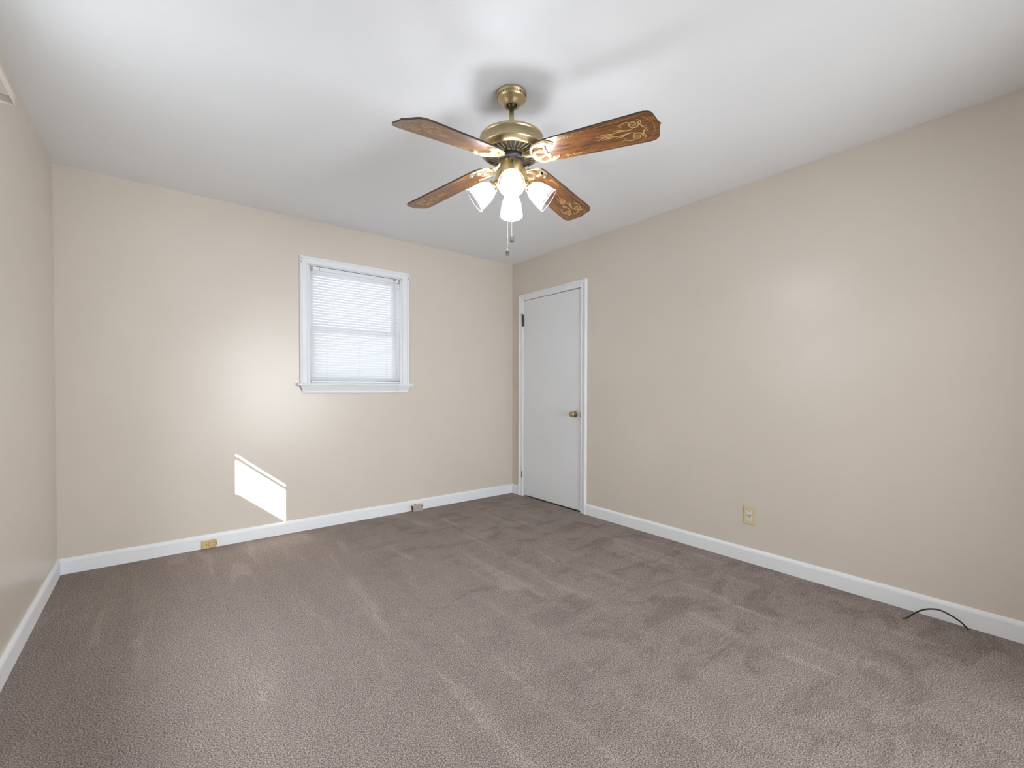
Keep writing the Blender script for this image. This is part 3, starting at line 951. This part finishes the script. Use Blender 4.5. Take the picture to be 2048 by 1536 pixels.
BLADES = [('B', -70.14, -0.065, -10.2, 'right hand near'), ('D', 14.71, -0.087, -12.2, ''), ('C', 104.93, -0.097, -12.8, ''), ('A', 196.66, -0.214, -10.7, '')]
ZB = 2.149
b0 = i0 = s0 = None
for nm, azd, slope, pitd, _ in BLADES:
    a = R(azd); p = R(pitd)
    e = Vector((math.cos(a), math.sin(a), slope)).normalized()
    nn = Vector((-math.sin(a) * math.cos(p), math.cos(a) * math.cos(p), math.sin(p)))
    k = e.cross(nn).normalized()
    nn = k.cross(e)
    mw = Matrix.Identity(4)
    for i in range(3):
        mw[i][0], mw[i][1], mw[i][2] = e[i], nn[i], k[i]
    mw.translation = Vector((0, 0, fz(ZB)))
    if b0 is None:
        b0 = blade_mesh().build('fan_blade', [M_WOOD, M_EDGE, M_GOLD], fan, fix=False)
        i0 = iron_mesh().build('blade_iron', M_BRASS_BRIGHT, fan)
        for xx, yy in ((0.205, 0.044), (0.205, -0.044), (0.176, 0.0)):
            s0 = MB().lathe([(0, -0.0035), (0.004, -0.003), (0.0052, -0.001), (0.0052, 0.002), (0, 0.002)], 14, Matrix.Translation((xx, yy, -BT / 2 - 0.006))).build('screw', M_BRASS_BRIGHT, i0)
        bl, ir = b0, i0
    else:
        bl = copy_part(b0, fan)
        ir = copy_part(i0, fan)
    bl.matrix_local = mw
    ir.matrix_local = mw
    # cast arm from the flywheel out to the iron
    tip = mw @ Vector((0.100, 0, -BT / 2 - 0.0035))
    d2 = Vector((math.cos(a), math.sin(a), 0))
    mb = MB()
    P = smooth([d2 * 0.048 + Vector((0, 0, fz(2.150))), d2 * 0.064 + Vector((0, 0, fz(2.147))), d2 * 0.082 + Vector((0, 0, fz(2.141) * .5 + tip.z * .5)), tip], 5)
    mb.tube(P, 0.0066, 10)
    mb.build('iron_arm', M_BRASS_BRIGHT, fan)

# light kit: four arms, sockets, ribbed glass shades and bulbs
def shade_prof():
    pr_ = [(0.000, 0.0225), (0.006, 0.0265), (0.016, 0.033), (0.030, 0.0400), (0.046, 0.0455), (0.064, 0.0492), (0.084, 0.0525), (0.100, 0.0550), (0.106, 0.0560)]
    return pr_
def shade_mesh():
    mb = MB()
    seg = 96
    rings = []
    prof = shade_prof()
    outer = [(s, r) for s, r in prof]
    inner = [(s, r - 0.0028) for s, r in reversed(prof)]
    rim = [(0.1080, 0.0560), (0.1088, 0.0545), (0.1080, 0.0532)]
    for idx, (s, r) in enumerate(outer + rim + inner):
        ring = []
        rib = 0.00028 if (idx < len(outer) - 1 and idx > 1) else 0
        for k in range(seg):
            a = 2 * PI * k / seg
            rr = r + (rib if k % 2 else -rib)
            ring.append(mb.bm.verts.new((rr * math.cos(a), rr * math.sin(a), s)))
        rings.append(ring)
    for A, B in zip(rings, rings[1:]):
        for k in range(seg):
            j = (k + 1) % seg
            mb.face([A[k], A[j], B[j], B[k]], 1 if A in rings[len(outer) - 1:len(outer) + 3] else 0, True)
    return mb
BULB = [(0.012, -0.004), (0.0125, 0.008), (0.0165, 0.020), (0.0225, 0.032), (0.0270, 0.045), (0.0280, 0.056), (0.0255, 0.068), (0.0185, 0.078), (0.0095, 0.083), (0, 0.0845)]
SOCK = [(0.0, -0.030), (0.012, -0.030), (0.0165, -0.026), (0.0175, -0.010), (0.0185, -0.006), (0.0240, -0.004), (0.0262, 0.001), (0.0262, 0.008), (0.0245, 0.008), (0.0235, 0.001), (0.0, 0.0)]
arm0 = None
for q in range(4):
    a = camdir + q * PI / 2
    rz = Matrix.Rotation(a, 4, 'Z')
    if arm0 is None:
        P = smooth([(0.040, 0, fz(2.104)), (0.052, 0, fz(2.100)), (0.060, 0, fz(2.078)), (0.066, 0, fz(2.052)), (0.0665, 0, fz(2.046))], 5)
        arm0 = MB().tube(P, [0.0100] * len(P), 14).build('lamp_arm', M_BRASS, fan)
        axis = Vector((0.164 - 0.081, 0, 1.9646 - 2.0275)).normalized()
        mm = axis.to_track_quat('Z', 'Y').to_matrix().to_4x4()
        mm.translation = Vector((0.081, 0, fz(2.0275)))
        so = MB().lathe([(r, s) for r, s in SOCK], 32, mm).build('lamp_socket', M_BRASS, arm0)
        sh = shade_mesh().build('glass_shade', [M_SHADE, M_RIM], arm0)
        sh.matrix_local = mm
        bu = MB().lathe(BULB, 28, mm).build('light_bulb', M_BULB, arm0)
        arm = arm0
    else:
        arm = copy_part(arm0, fan)
    arm.matrix_local = rz

# pull chains
def chain(dx, dy, ztop, zend, kind):
    mb = MB()
    z = ztop
    mb.tube([(0, 0, fz(ztop)), (0, 0, fz(zend))], 0.0005, 5)
    while z > zend:
        mb.lathe([(0, 0.0014), (0.0011, 0.0008), (0.0014, 0), (0.0011, -0.0008), (0, -0.0014)], 8, Matrix.Translation((0, 0, fz(z))))
        z -= 0.0044
    c = mb.build('pull_chain', M_BRASS_BRIGHT, fan)
    c.location = (dx, dy, 0)
    if kind == 0:
        MB().lathe([(0, 0.016), (0.005, 0.015), (0.0098, 0.009), (0.0102, -0.008), (0.009, -0.0125), (0.004, -0.015), (0, -0.015)], 10, Matrix.Translation((0, 0, fz(zend) - .010)), smooth=False).build('chain_fob', M_PEWTER, c)
    else:
        MB().lathe([(0, 0.016), (0.002, 0.016), (0.0068, 0.007), (0.0082, 0.004), (0.0082, -0.009), (0.007, -0.013), (0.003, -0.015), (0, -0.015)], 8, Matrix.Translation((0, 0, fz(zend) - .012)), smooth=False).build('chain_fob', M_STEEL, c)
    return c
px = Vector((rt.x, rt.y, 0))          # hang side by side at the back of the switch housing
bk = Vector((math.cos(camdir + PI), math.sin(camdir + PI), 0))
c1 = -px * 0.0175 + bk * 0.030
c2 = px * 0.002 + bk * 0.046
chain(c1.x, c1.y, 2.085, 1.753, 1)
chain(c2.x, c2.y, 2.085, 1.817, 0)
